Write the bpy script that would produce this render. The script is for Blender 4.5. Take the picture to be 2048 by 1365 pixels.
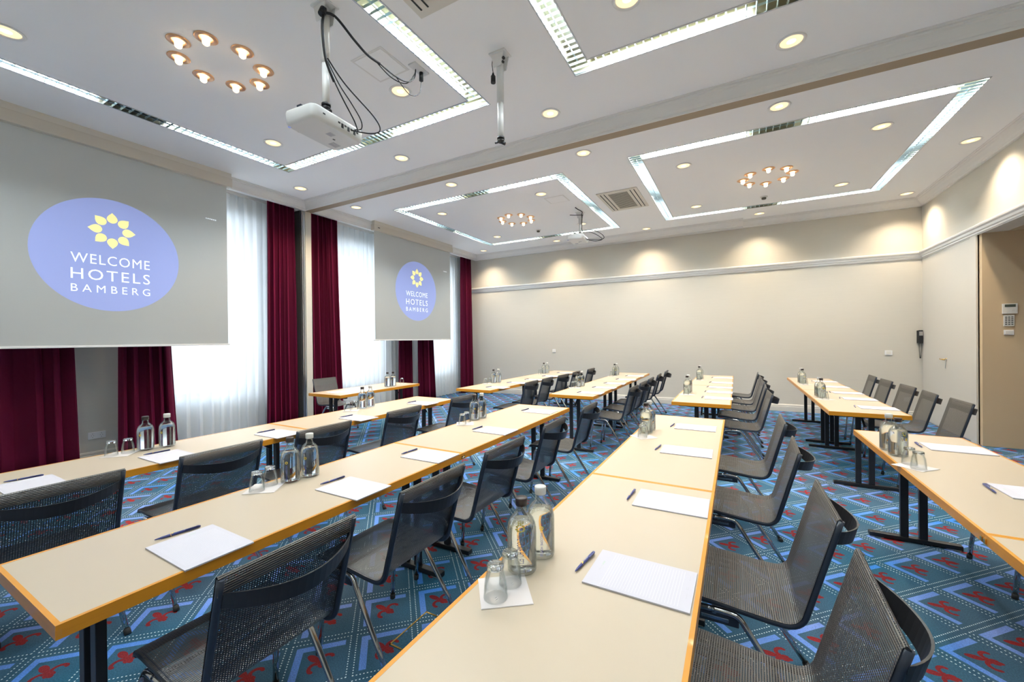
import bpy, bmesh, math, random
from mathutils import Vector, Matrix
random.seed(7)
R = math.radians
for o in list(bpy.data.objects): bpy.data.objects.remove(o)
scn = bpy.context.scene
COL = scn.collection

# ------------------------------------------------------------------ camera
CAM_H = 1.47
def make_camera():
    yaw, pitch, roll = R(28.85), R(-0.25), R(-0.59)
    cy, sy, cp, sp = math.cos(yaw), math.sin(yaw), math.cos(pitch), math.sin(pitch)
    fw = Vector((-sy*cp, cy*cp, sp)); rt = Vector((cy, sy, 0)); up = rt.cross(fw)
    c, s = math.cos(roll), math.sin(roll)
    rt2 = rt*c + up*s; up2 = up*c - rt*s
    m = Matrix((( rt2.x, up2.x, -fw.x, 0), (rt2.y, up2.y, -fw.y, 0), (rt2.z, up2.z, -fw.z, CAM_H), (0, 0, 0, 1)))
    cd = bpy.data.cameras.new('camera'); cd.sensor_width = 36; cd.lens = 815.1/2048*36
    cd.clip_start = 0.05; cd.clip_end = 100
    co = bpy.data.objects.new('camera', cd); COL.objects.link(co); co.matrix_world = m
    scn.camera = co
make_camera()
# ------------------------------------------------------------------ view, world, light levels
scn.view_settings.view_transform = 'Standard'; scn.view_settings.look = 'None'
scn.view_settings.gamma = 1.0; scn.view_settings.use_curve_mapping = False
scn.view_settings.exposure = 1.20
SKY = 2.6            # daylight outside the windows
TUBE = 13.5          # watts per fluorescent tube
SPOT = 30.0          # watts per downlight
BULB = 2.6          # emission of the small ring bulbs
w = bpy.data.worlds.new('world'); scn.world = w; w.use_nodes = True
bg = w.node_tree.nodes['Background']; bg.inputs[0].default_value = (0.80, 0.90, 1.0, 1); bg.inputs[1].default_value = SKY
scn.cycles.transparent_max_bounces = 24
scn.cycles.max_bounces = 20; scn.cycles.transmission_bounces = 18; scn.cycles.diffuse_bounces = 8; scn.cycles.glossy_bounces = 6
scn.cycles.sample_clamp_indirect = 6.0

# ------------------------------------------------------------------ node helper
class S:
    """a node socket with arithmetic"""
    def __init__(s, nt, sock): s.nt, s.s = nt, sock
    def _op(s, op, o=None, c=None):
        n = s.nt.nodes.new('ShaderNodeMath'); n.operation = op
        s.nt.links.new(s.s, n.inputs[0])
        for k, v in ((1, o), (2, c)):
            if v is None: continue
            if isinstance(v, S): s.nt.links.new(v.s, n.inputs[k])
            else: n.inputs[k].default_value = v
        return S(s.nt, n.outputs[0])
    def __add__(s, o): return s._op('ADD', o)
    def __sub__(s, o): return s._op('SUBTRACT', o)
    def __mul__(s, o): return s._op('MULTIPLY', o)
    def __truediv__(s, o): return s._op('DIVIDE', o)
    def lt(s, o): return s._op('LESS_THAN', o)
    def gt(s, o): return s._op('GREATER_THAN', o)
    def abs(s): return s._op('ABSOLUTE')
    def round(s): return s._op('ROUND')
    def frac(s): return s._op('FRACT')
    def max(s, o): return s._op('MAXIMUM', o)
    def min(s, o): return s._op('MINIMUM', o)
    def sqrt(s): return s._op('SQRT')
def link(nt, a, b): nt.links.new(a.s if isinstance(a, S) else a, b)
def mixc(nt, f, a, b):
    n = nt.nodes.new('ShaderNodeMix'); n.data_type = 'RGBA'
    for v, k in ((f, 0), (a, 6), (b, 7)):
        if isinstance(v, S): nt.links.new(v.s, n.inputs[k])
        elif k == 0: n.inputs[0].default_value = v
        else: n.inputs[k].default_value = (*v, 1)
    return S(nt, n.outputs[2])
MATS = {}
def mat(name, col=(.8, .8, .8), rough=.5, metal=0.0, spec=.5, emis=None, estr=0, trans=0, ior=1.45, coat=0, noise=None, bump=None, sheen=0):
    if name in MATS: return MATS[name]
    m = bpy.data.materials.new(name); m.use_nodes = True; nt = m.node_tree
    b = nt.nodes['Principled BSDF']
    b.inputs['Base Color'].default_value = (*col, 1); b.inputs['Roughness'].default_value = rough
    b.inputs['Metallic'].default_value = metal; b.inputs['Specular IOR Level'].default_value = spec
    b.inputs['Transmission Weight'].default_value = trans; b.inputs['IOR'].default_value = ior
    b.inputs['Coat Weight'].default_value = coat; b.inputs['Sheen Weight'].default_value = sheen
    if emis: b.inputs['Emission Color'].default_value = (*emis, 1); b.inputs['Emission Strength'].default_value = estr
    tc = nt.nodes.new('ShaderNodeTexCoord')
    if noise:      # (scale xyz, amount): tint variation
        sc, amt = noise
        mp = nt.nodes.new('ShaderNodeMapping'); mp.inputs['Scale'].default_value = sc
        nt.links.new(tc.outputs['Object'], mp.inputs['Vector'])
        nz = nt.nodes.new('ShaderNodeTexNoise'); nz.inputs['Scale'].default_value = 1; nz.inputs['Detail'].default_value = 4
        nt.links.new(mp.outputs[0], nz.inputs['Vector'])
        c = mixc(nt, S(nt, nz.outputs['Fac']), tuple(x*(1-amt) for x in col), tuple(min(1, x*(1+amt)) for x in col))
        link(nt, c, b.inputs['Base Color'])
    if bump:       # (scale xyz, strength, distance)
        sc, st, di = bump
        mp = nt.nodes.new('ShaderNodeMapping'); mp.inputs['Scale'].default_value = sc
        nt.links.new(tc.outputs['Object'], mp.inputs['Vector'])
        nz = nt.nodes.new('ShaderNodeTexNoise'); nz.inputs['Scale'].default_value = 1; nz.inputs['Detail'].default_value = 3
        nt.links.new(mp.outputs[0], nz.inputs['Vector'])
        bp = nt.nodes.new('ShaderNodeBump'); bp.inputs['Strength'].default_value = st; bp.inputs['Distance'].default_value = di
        nt.links.new(nz.outputs['Fac'], bp.inputs['Height']); nt.links.new(bp.outputs[0], b.inputs['Normal'])
    MATS[name] = m
    return m
mat('plaster', (.93, .92, .91), .85, spec=.2, bump=((60, 60, 60), .05, .002))
mat('wallpaper', (.585, .555, .49), .8, spec=.2, noise=((3, 3, 90), .035), bump=((9, 9, 260), .25, .002))
mat('wallpaper_side', (.62, .59, .52), .8, spec=.2, noise=((3, 3, 90), .035), bump=((9, 9, 260), .25, .002))
mat('trim_paint', (.78, .76, .73), .5, spec=.4)
mat('cream_paint', (.58, .555, .505), .5, spec=.4)
mat('rail_paint', (.66, .62, .55), .45, spec=.4)
mat('alcove_paint', (.60, .46, .30), .75, spec=.2, bump=((9, 9, 200), .15, .002))
mat('wood_edge', (.54, .225, .012), .38, noise=((4, 3, 90), .16), coat=.25)
mat('wood_end', (.50, .22, .03), .45)
mat('laminate', (.435, .365, .275), .33, spec=.5, noise=((1.5, 1.5, 1.5), .02), bump=((300, 300, 300), .04, .0005))
mat('black_steel', (.012, .012, .014), .4, spec=.5)
mat('black_plastic', (.015, .015, .017), .45)
mat('dark_frame', (.02, .028, .045), .3, spec=.6)
mat('handle_black', (.018, .018, .02), .35, spec=.6)
mat('chrome', (.50, .50, .50), .10, metal=1)
mat('steel', (.55, .55, .55), .35, metal=1)
mat('alu', (.55, .57, .60), .35, metal=1)
mat('louver_metal', (.50, .62, .68), .35, metal=1)
mat('brass', (.75, .50, .16), .25, metal=1)
mat('copper_ring', (.85, .50, .28), .3, metal=1)
mat('white_plastic', (.70, .70, .69), .4)
mat('ivory_plastic', (.74, .72, .67), .4)
mat('white_enamel', (.80, .79, .77), .3)
mat('screen_fabric', (.37, .38, .37), .7, spec=.2, emis=(.50, .53, .52), estr=.06)  # slight glow put into the cloth; the fabric itself gives no light
mat('screen_case', (.62, .57, .49), .5)
mat('projected_blue', (.22, .26, .47), .8, spec=.1, emis=(.40, .48, .90), estr=.20)  # projected image: projector light painted in as colour plus slight emission
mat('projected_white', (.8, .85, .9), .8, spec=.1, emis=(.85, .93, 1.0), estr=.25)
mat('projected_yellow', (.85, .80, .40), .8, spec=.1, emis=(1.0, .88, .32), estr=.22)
mat('paper', (.50, .49, .54), .8, spec=.1)
mat('napkin', (.60, .56, .545), .9, spec=.1)
mat('card_edge', (.40, .36, .30), .9)
mat('print_grey', (.45, .45, .48), .8)
mat('print_line', (.66, .66, .70), .8)
mat('print_green', (.25, .50, .25), .8)
mat('navy', (.025, .035, .16), .3, spec=.6)
mat('print_yellow', (.90, .65, .05), .5)
mat('print_blue', (.10, .12, .45), .5)
mat('print_white', (.75, .78, .85), .5)
mat('cap_dark', (.03, .02, .02), .3)
mat('cap_clear', (.80, .80, .78), .35, trans=.35)
mat('cable', (.012, .012, .014), .5)
mat('rubber', (.02, .02, .02), .7)
mat('glass', (.97, .985, .98), .0, trans=1, ior=1.46)
mat('water', (.97, .99, .985), .0, trans=1, ior=1.33)
mat('pane', (1, 1, 1), .0, trans=1, ior=1.02)
mat('lamp_glow', (1, .85, .6), .5, emis=(1.0, .82, .55), estr=.95)
mat('lamp_rim', (1, .85, .6), .5, emis=(1.0, .72, .36), estr=.5)
mat('lamp_reflector', (.85, .75, .6), .4)
mat('bulb', (1, .9, .7), .3, emis=(1.0, .70, .36), estr=BULB)
mat('reflector_gap', (.50, .47, .36), .3, metal=1)
mat('grille_dark', (.15, .135, .10), .6)
mat('vent_frame', (.70, .66, .58), .5)
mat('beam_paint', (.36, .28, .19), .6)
mat('dark_gap', (.03, .03, .03), .8)
mat('lcd', (.10, .115, .09), .3)
mat('socket_white', (.80, .80, .80), .35)
mat('tube', (1, 1, 1), .4, emis=(.80, .93, 1.0), estr=6)
mat('stone', (.55, .53, .5), .9)

def fabric_mat():
    m = bpy.data.materials.new('chair_mesh'); m.use_nodes = True; nt = m.node_tree
    b = nt.nodes['Principled BSDF']; out = nt.nodes['Material Output']
    uv = nt.nodes.new('ShaderNodeUVMap'); sp = nt.nodes.new('ShaderNodeSeparateXYZ'); nt.links.new(uv.outputs[0], sp.inputs[0])
    u, v = S(nt, sp.outputs[0]), S(nt, sp.outputs[1])
    fu = (u/.0072).frac(); fv = (v/.0078).frac()
    gap = fu.gt(.66)                              # between two ribs
    hole = gap*fv.gt(.62)
    geo = nt.nodes.new('ShaderNodeNewGeometry')
    rib = mixc(nt, S(nt, geo.outputs['Backfacing']), (.056, .048, .040), (.010, .011, .013))
    col = mixc(nt, gap, (0, 0, 0), (.010, .010, .011)); nt.links.new(rib.s, col.s.node.inputs[6])
    link(nt, col, b.inputs['Base Color']); b.inputs['Roughness'].default_value = .33; b.inputs['Specular IOR Level'].default_value = 1.0
    h = (fu/.66)*3.14159
    hh = h._op('SINE')
    bp = nt.nodes.new('ShaderNodeBump'); bp.inputs['Strength'].default_value = .6; bp.inputs['Distance'].default_value = .0015
    link(nt, hh, bp.inputs['Height']); nt.links.new(bp.outputs[0], b.inputs['Normal'])
    tr = nt.nodes.new('ShaderNodeBsdfTransparent'); mx = nt.nodes.new('ShaderNodeMixShader')
    link(nt, hole, mx.inputs[0]); nt.links.new(b.outputs[0], mx.inputs[1]); nt.links.new(tr.outputs[0], mx.inputs[2])
    nt.links.new(mx.outputs[0], out.inputs[0]); MATS['chair_mesh'] = m
fabric_mat()
def sheer_mat():
    m = bpy.data.materials.new('sheer'); m.use_nodes = True; nt = m.node_tree; out = nt.nodes['Material Output']
    nt.nodes.remove(nt.nodes['Principled BSDF'])
    tr = nt.nodes.new('ShaderNodeBsdfTransparent'); tl = nt.nodes.new('ShaderNodeBsdfTranslucent'); df = nt.nodes.new('ShaderNodeBsdfDiffuse')
    tl.inputs[0].default_value = (.88, .93, .98, 1); df.inputs[0].default_value = (.86, .90, .93, 1)
    a = nt.nodes.new('ShaderNodeMixShader'); a.inputs[0].default_value = .45
    nt.links.new(tl.outputs[0], a.inputs[1]); nt.links.new(df.outputs[0], a.inputs[2])
    c = nt.nodes.new('ShaderNodeMixShader'); c.inputs[0].default_value = .07
    nt.links.new(a.outputs[0], c.inputs[1]); nt.links.new(tr.outputs[0], c.inputs[2]); nt.links.new(c.outputs[0], out.inputs[0])
    MATS['sheer'] = m
sheer_mat()
def thin_glass():
    m = bpy.data.materials.new('thin_glass'); m.use_nodes = True; nt = m.node_tree; out = nt.nodes['Material Output']
    nt.nodes.remove(nt.nodes['Principled BSDF'])
    lw = nt.nodes.new('ShaderNodeLayerWeight'); lw.inputs[0].default_value = .22
    tr = nt.nodes.new('ShaderNodeBsdfTransparent'); gl = nt.nodes.new('ShaderNodeBsdfGlossy'); gl.inputs['Roughness'].default_value = .02
    edge = mixc(nt, S(nt, lw.outputs['Facing']), (.99, .995, .992), (.80, .84, .83)); link(nt, edge, tr.inputs[0])
    mx = nt.nodes.new('ShaderNodeMixShader'); fr_ = (S(nt, lw.outputs['Fresnel'])*.6).min(.45); link(nt, fr_, mx.inputs[0])
    nt.links.new(tr.outputs[0], mx.inputs[1]); nt.links.new(gl.outputs[0], mx.inputs[2]); nt.links.new(mx.outputs[0], out.inputs[0]); MATS['thin_glass'] = m
thin_glass()
def velvet_mat():
    m = mat('velvet', (.085, .0035, .021), .85, spec=.15, sheen=.35)
    b = m.node_tree.nodes['Principled BSDF']; b.inputs['Sheen Tint'].default_value = (.75, .03, .22, 1); b.inputs['Sheen Roughness'].default_value = .35
velvet_mat()
def carpet_mat():
    m = bpy.data.materials.new('carpet'); m.use_nodes = True; nt = m.node_tree; b = nt.nodes['Principled BSDF']
    geo = nt.nodes.new('ShaderNodeNewGeometry'); sp = nt.nodes.new('ShaderNodeSeparateXYZ'); nt.links.new(geo.outputs['Position'], sp.inputs[0])
    X = (S(nt, sp.outputs[0]) - .975)/.41; Y = (S(nt, sp.outputs[1]) - 3.04)/.41
    a = X + Y; bb = Y - X
    fa = a - a.round(); fb = bb - bb.round()
    x = (fa - fb)*.5; y = (fa + fb)*.5
    afa, afb = fa.abs(), fb.abs()
    # blue angle band on the two sides towards -x
    top = fb.gt(.265)*fb.lt(.375)*afa.lt(.375)
    bot = fa.lt(-.265)*fa.gt(-.375)*afb.lt(.375)
    band = top.max(bot)
    inner = afa.max(afb).lt(.43)
    # dotted double lines
    da = (afa - .452).abs().lt(.0085)*((fb*19.0).frac() - .5).abs().lt(.20)*afb.lt(.46)
    db = (afb - .452).abs().lt(.0085)*((fa*19.0).frac() - .5).abs().lt(.20)*afa.lt(.46)
    dots = da.max(db)
    # lily: petal, two hooked side petals, foot
    def ell(cx, cy, rx, ry, yy=None):
        px = (x - cx)/rx; py = ((yy or y) - cy)/ry
        return (px*px + py*py).lt(1.0)
    ay = y.abs()
    petal = ell(-.085, 0, .085, .040)
    body = ell(-.0, 0, .05, .018)
    cxr = x - .055; cyr = ay - .078
    rr = (cxr*cxr + cyr*cyr).sqrt()
    hook = (rr - .066).abs().lt(.021)*x.lt(.062)
    hook2 = ell(.062, .140, .026, .020, ay)
    bar = x.gt(-.005)*x.lt(.035)*ay.lt(.05)
    foot = ell(.085, 0, .062, .030)
    foot2 = ell(.075, .035, .035, .014, ay)
    lily = petal.max(body).max(hook).max(hook2).max(bar).max(foot).max(foot2)
    # slow colour drift of the pile
    tc = nt.nodes.new('ShaderNodeTexCoord')
    n1 = nt.nodes.new('ShaderNodeTexNoise'); n1.inputs['Scale'].default_value = 1.1; n1.inputs['Detail'].default_value = 3; nt.links.new(geo.outputs['Position'], n1.inputs['Vector'])
    n2 = nt.nodes.new('ShaderNodeTexNoise'); n2.inputs['Scale'].default_value = 170; n2.inputs['Detail'].default_value = 2; nt.links.new(geo.outputs['Position'], n2.inputs['Vector'])
    drift = (S(nt, n1.outputs['Fac']) - .5)*3.0 + .5
    drift.s.node.use_clamp = True
    field = mixc(nt, drift, (.018, .090, .150), (.062, .110, .160))
    blue = mixc(nt, drift, (.030, .18, .56), (.20, .29, .64))
    red = mixc(nt, drift, (.12, .016, .022), (.28, .025, .024))
    grout = mixc(nt, drift, (.017, .085, .140), (.058, .103, .150))
    c = mixc(nt, inner, (0, 0, 0), (0, 0, 0)); nt.links.new(grout.s, c.s.node.inputs[6]); nt.links.new(field.s, c.s.node.inputs[7])
    def over(c, f, top_):
        o = mixc(nt, f, (0, 0, 0), (0, 0, 0)); nt.links.new(c.s, o.s.node.inputs[6])
        if isinstance(top_, S): nt.links.new(top_.s, o.s.node.inputs[7])
        else: o.s.node.inputs[7].default_value = (*top_, 1)
        return o
    c = over(c, band, blue); c = over(c, lily, red); c = over(c, dots, (.62, .70, .74))
    pile = S(nt, n2.outputs['Fac'])*1.1 + .45
    mul = nt.nodes.new('ShaderNodeVectorMath'); mul.operation = 'SCALE'; link(nt, c, mul.inputs[0]); link(nt, pile, mul.inputs['Scale'])
    nt.links.new(mul.outputs[0], b.inputs['Base Color'])
    b.inputs['Roughness'].default_value = .95; b.inputs['Specular IOR Level'].default_value = .1
    bp = nt.nodes.new('ShaderNodeBump'); bp.inputs['Strength'].default_value = .5; bp.inputs['Distance'].default_value = .003
    nt.links.new(n2.outputs['Fac'], bp.inputs['Height']); nt.links.new(bp.outputs[0], b.inputs['Normal'])
    MATS['carpet'] = m
carpet_mat()

# ------------------------------------------------------------------ mesh builder
class MB:
    def __init__(s): s.bm = bmesh.new(); s.uv = None
    def box(s, x0, x1, y0, y1, z0, z1, bev=0):
        r = bmesh.ops.create_cube(s.bm, size=1)['verts']
        for v in r: v.co = Vector((x0+(v.co.x+.5)*(x1-x0), y0+(v.co.y+.5)*(y1-y0), z0+(v.co.z+.5)*(z1-z0)))
        if bev: s._bev(r, bev)
        return s
    def _bev(s, vs, w, seg=2):
        es = list({e for v in vs for e in v.link_edges})
        bmesh.ops.bevel(s.bm, geom=es, offset=w, segments=seg, profile=.7, affect='EDGES', clamp_overlap=True)
    def quad(s, *pts):
        s.bm.faces.new([s.bm.verts.new(p) for p in pts]); return s
    def prism(s, pts, axis, a, b):
        """polygon pts (2-D) extruded along axis from a to b; axis 'x': pts=(y,z), 'y': pts=(x,z), 'z': pts=(x,y)"""
        def P(p, t): return {'x': (t, p[0], p[1]), 'y': (p[0], t, p[1]), 'z': (p[0], p[1], t)}[axis]
        A = [s.bm.verts.new(P(p, a)) for p in pts]; B = [s.bm.verts.new(P(p, b)) for p in pts]
        n = len(pts)
        f = [s.bm.faces.new(A), s.bm.faces.new(B[::-1])]
        for i in range(n): f.append(s.bm.faces.new((A[i], B[i], B[(i+1) % n], A[(i+1) % n])))
        bmesh.ops.recalc_face_normals(s.bm, faces=f); return s
    def tube(s, path, r, seg=10, cap=True, ry=None):
        """round tube along a list of points; r number or list"""
        P = [Vector(p) for p in path]; n = len(P); rings = []
        up = Vector((0, 0, 1)); prev = None
        for i, p in enumerate(P):
            t = (P[min(i+1, n-1)] - P[max(i-1, 0)]).normalized()
            if prev is None:
                a = up if abs(t.z) < .9 else Vector((1, 0, 0))
                u = (a - t*a.dot(t)).normalized()
            else: u = (prev - t*prev.dot(t)).normalized()
            prev = u; v = t.cross(u); rr = r[i] if isinstance(r, (list, tuple)) else r
            q = ry if ry is not None else rr
            rings.append([s.bm.verts.new(p + u*math.cos(2*math.pi*k/seg)*rr + v*math.sin(2*math.pi*k/seg)*q) for k in range(seg)])
        for i in range(n-1):
            for k in range(seg):
                s.bm.faces.new((rings[i][k], rings[i][(k+1) % seg], rings[i+1][(k+1) % seg], rings[i+1][k])).smooth = True
        if cap:
            s.bm.faces.new(rings[0][::-1]); s.bm.faces.new(rings[-1])
        return s
    def lathe(s, prof, seg=32, c=(0, 0, 0), closed=False):
        """profile (r,z) around z"""
        rings = []
        for r, z in prof:
            if r < 1e-6: rings.append([s.bm.verts.new((c[0], c[1], c[2]+z))])
            else: rings.append([s.bm.verts.new((c[0]+r*math.cos(2*math.pi*k/seg), c[1]+r*math.sin(2*math.pi*k/seg), c[2]+z)) for k in range(seg)])
        m = len(rings)
        for i in range(m if closed else m-1):
            A, B = rings[i], rings[(i+1) % m]
            for k in range(seg):
                k2 = (k+1) % seg
                if len(A) == 1 and len(B) == 1: continue
                if len(A) == 1: f = s.bm.faces.new((A[0], B[k2], B[k]))
                elif len(B) == 1: f = s.bm.faces.new((A[k], A[k2], B[0]))
                else: f = s.bm.faces.new((A[k], A[k2], B[k2], B[k]))
                f.smooth = True
        return s
    def xf(s, mtx): bmesh.ops.transform(s.bm, matrix=mtx, verts=s.bm.verts); return s
    def build(s, name, material, parent=None, recalc=True, loc=None, rotz=0):
        if recalc: bmesh.ops.recalc_face_normals(s.bm, faces=s.bm.faces)
        me = bpy.data.meshes.new(name); s.bm.to_mesh(me); s.bm.free()
        o = bpy.data.objects.new(name, me); COL.objects.link(o)
        for mm in (material if isinstance(material, (list, tuple)) else [material]): me.materials.append(MATS[mm])
        if parent: o.parent = parent
        if loc is not None: o.location = loc
        if rotz: o.rotation_euler.z = rotz
        return o
def tag(o, label=None, cat=None, group=None, kind=None):
    if label: o['label'] = label
    if cat: o['category'] = cat
    if group: o['group'] = group
    if kind: o['kind'] = kind
    return o
def empty(name, loc=(0, 0, 0), rz=0):
    o = bpy.data.objects.new(name, None); COL.objects.link(o); o.location = loc; o.rotation_euler.z = rz; o.empty_display_size = .1
    return o
def struct(name, mb, m, label=None): return tag(mb.build(name, m), label, kind='structure')
def kids(o): return list(KIDS.get(o.name, []))
def copy_tree(o, parent=None):
    c = o.copy(); COL.objects.link(c); c.parent = parent
    if parent is not None: c.matrix_parent_inverse = o.matrix_parent_inverse.copy()
    for ch in [x for x in ALLCH(o)]: copy_tree(ch, c)
    return c
def ALLCH(o): return list(o.children)
ORD = ['first', 'second', 'third', 'fourth', 'fifth', 'sixth', 'seventh', 'eighth', 'ninth']

# ------------------------------------------------------------------ room dimensions
CZ = 3.83; XL, XR = -6.95, 2.82; YB, YF = 9.6, -0.72; XC = -6.40
# floor
f = MB(); f.box(-7.3, 5.0, -1.0, 10.0, -.1, 0); struct('floor', f, 'carpet', 'blue patterned carpet with red lilies and dotted white diamonds')
# ceiling with slots for the fluorescent frames
FW_ = .155
FR = {'L1': (-5.45, -2.15, .22, 3.49), 'R1': (-1.25, 2.06, .22, 3.50), 'L2': (-5.42, -2.15, 5.44, 8.72), 'R2': (-1.23, 2.06, 5.41, 8.69)}
def in_slot(x, y):
    for x0, x1, y0, y1 in FR.values():
        if x0 < x < x1 and y0 < y < y1 and not (x0+FW_ < x < x1-FW_ and y0+FW_ < y < y1-FW_): return True
    return False
xs = sorted({-7.3, 5.0} | {v for a in FR.values() for v in (a[0], a[0]+FW_, a[1]-FW_, a[1])})
ys = sorted({-1.0, 10.0} | {v for a in FR.values() for v in (a[2], a[2]+FW_, a[3]-FW_, a[3])})
c = MB()
for i in range(len(xs)-1):
    for j in range(len(ys)-1):
        if not in_slot((xs[i]+xs[i+1])/2, (ys[j]+ys[j+1])/2): c.box(xs[i], xs[i+1], ys[j], ys[j+1], CZ, CZ+.2)
bmesh.ops.remove_doubles(c.bm, verts=c.bm.verts, dist=1e-4)
struct('ceiling', c, 'plaster', 'white plaster ceiling in two bays')
# back wall, right wall with alcove opening, front wall
m_ = MB(); m_.box(-7.3, 3.1, YB, YB+.25, 0, CZ); struct('wall_back', m_, 'wallpaper', 'cream wall with fine horizontal texture behind the tables')
m_ = MB(); m_.box(XR, XR+.25, YF-.3, YB, 2.80, CZ); struct('wall_right_upper', m_, 'wallpaper_side')
AY = 7.68
m_ = MB(); m_.box(XR, XR+.25, AY+.07, YB, 0, 2.80); struct('wall_right', m_, 'cream_paint')
m_ = MB(); m_.box(XR, XR+.25, YF-.3, 3.6, 0, 2.80); struct('wall_right_near', m_, 'wallpaper_side')
m_ = MB(); m_.box(XR+.25, 4.7, AY, AY+.2, 0, 3.0); m_.box(XR+.012, XR+.25, AY+.0, AY+.07, 0, 2.80); struct('wall_alcove', m_, 'alcove_paint')
m_ = MB(); m_.box(4.5, 4.7, 3.4, AY, 0, 3.0); m_.box(XR+.25, 4.7, 3.4, 3.6, 0, 3.0); struct('wall_alcove_far', m_, 'alcove_paint')
m_ = MB(); m_.box(XR+.25, 4.7, 3.4, AY, 2.795, 2.95); struct('ceiling_alcove', m_, 'alcove_paint')
m_ = MB(); m_.box(-7.3, 3.1, YF-.25, YF, 0, CZ); struct('wall_front', m_, 'wallpaper_side')
# window wall with four deep openings
WIN = [(-.10, 1.20), (2.50, 3.84), (5.22, 6.50), (7.80, 9.05)]
WZ0, WZ1 = .60, 3.40; XO = -7.62
m_ = MB(); prev = YF-.25
for (a, b) in WIN:
    m_.box(XO, XL, prev, a, 0, CZ); m_.box(XO, XL, a, b, 0, WZ0); m_.box(XO, XL, a, b, WZ1, CZ); prev = b
m_.box(XO, XL, prev, YB+.25, 0, CZ)
bmesh.ops.remove_doubles(m_.bm, verts=m_.bm.verts, dist=1e-4)
struct('wall_left', m_, 'wallpaper_side', 'cream window wall behind the curtains')
for i, (a, b) in enumerate(WIN):
    e = tag(empty('window_%d' % (i+1), (XO+.10, (a+b)/2, WZ0)), kind='structure')
    fr = MB(); hw = (b-a)/2; H = WZ1-WZ0
    for y0, y1, z0, z1 in ((-hw, -hw+.07, 0, H), (hw-.07, hw, 0, H), (-hw, hw, 0, .07), (-hw, hw, H-.07, H), (-.04, .04, .07, H-.07), (-hw, hw, H*.66-.035, H*.66+.035)):
        fr.box(-.03, .03, y0, y1, z0, z1)
    for z in (H*.33,): fr.box(-.015, .015, -hw+.07, hw-.07, z-.015, z+.015)
    fr.build('window_frame', 'white_enamel', e)
    sl = MB().box(.04, .55, -hw+.002, hw-.002, .002, .03); sl.build('window_sill', 'white_enamel', e)
    g = MB().box(-.004, .004, -hw+.07, hw-.07, .07, H-.07); g.build('glass', 'pane', e)
    ld = bpy.data.lights.new('daylight_portal', 'AREA'); ld.shape = 'RECTANGLE'; ld.size = b-a; ld.size_y = WZ1-WZ0; ld.cycles.is_portal = True
    lo = bpy.data.objects.new('daylight_portal', ld); COL.objects.link(lo); lo.location = (XO-.05, (a+b)/2, (WZ0+WZ1)/2); lo.rotation_euler = (R(90), 0, R(90)); lo.rotation_euler = (0, R(-90), 0)

# cornices: stepped crown profile, (offset from wall, z)
def crown(d=.11, h=.14):
    return [(0, 0), (.012, 0), (.012, .022), (.022, .026), (.030, .052), (.050, .080), (.066, .098), (.070, .112), (.090, .118), (.090, .128), (d, .132), (d, h), (0, h)]
CB = CZ-.14
def cornice_x(name, x0, x1, y, sgn, back):    # runs along x at wall line y, projects towards sgn
    m = MB(); pts = [(y+sgn*a, CB+z) for a, z in crown()]
    m.prism(pts, 'x', x0, x1)
    if back is not None: m.box(x0, x1, min(y, back), max(y, back), CB, CZ)
    return struct(name, m, 'trim_paint')
def cornice_y(name, y0, y1, x, sgn, back):
    m = MB(); pts = [(x+sgn*a, CB+z) for a, z in crown()]
    m.prism(pts, 'y', y0, y1)
    if back is not None: m.box(min(x, back), max(x, back), y0, y1, CB, CZ)
    return struct(name, m, 'trim_paint')
BF, BB = 4.40, 4.53
cornice_x('trim_1', XC, XR, BF, -1, None)
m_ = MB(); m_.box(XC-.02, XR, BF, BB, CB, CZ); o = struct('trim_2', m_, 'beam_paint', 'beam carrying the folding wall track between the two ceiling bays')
cornice_y('trim_3', YF, BF, XC, 1, XC-.045)
cornice_y('trim_4', BB, YB, XC, 1, XC-.045)
cornice_x('trim_5', XC, -3.44, 9.55, -1, YB)
cornice_x('trim_6', -3.44, .13, 9.42, -1, YB)
cornice_x('trim_7', .13, XR, 9.55, -1, YB)
cornice_y('trim_8', BB, YB, XR-.02, -1, XR)
cornice_y('trim_9', YF, BF, XR-.02, -1, XR)
# picture rails
rail = [(0, 2.79), (.012, 2.79), (.012, 2.80), (.022, 2.805), (.024, 2.825), (.034, 2.835), (.040, 2.865), (.055, 2.885), (.058, 2.905), (.048, 2.915), (0, 2.925)]
m_ = MB(); m_.prism([(YB-a, z) for a, z in rail], 'x', XL, XR); struct('trim_10', m_, 'trim_paint', 'moulded picture rail on the back wall')
m_ = MB(); m_.prism([(XR-a, z) for a, z in rail], 'y', YF, YB-.05); struct('trim_11', m_, 'trim_paint', 'moulded picture rail above the alcove')
# baseboards
bb = [(0, 0), (.018, 0), (.018, .09), (.012, .105), (.016, .115), (.008, .135), (0, .14)]
m_ = MB(); m_.prism([(YB-a, z) for a, z in bb], 'x', XL, XR); struct('baseboard_back', m_, 'cream_paint')
m_ = MB(); m_.prism([(XL+a, z) for a, z in bb], 'y', YF, YB); struct('baseboard_left', m_, 'cream_paint')
# folding wall guide post by the window wall
m_ = MB(); m_.box(-6.95, XC-.03, 4.405, 4.515, 0, CB, bev=.004); struct('trim_12', m_, 'wallpaper_side', 'beige post under the end of the beam')
m_ = MB(); m_.box(-6.60, XC-.04, 4.375, 4.403, 0, CB); m_.box(-6.60, XC-.035, 4.345, 4.360, 0, CB); struct('trim_13', m_, 'alu', 'aluminium guide strips of the folding wall')
m_ = MB(); m_.box(-6.62, XC-.06, 4.36, 4.376, 0, CB); m_.box(-6.62, XC-.06, 4.33, 4.345, 0, CB); struct('trim_14', m_, 'dark_gap')
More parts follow.
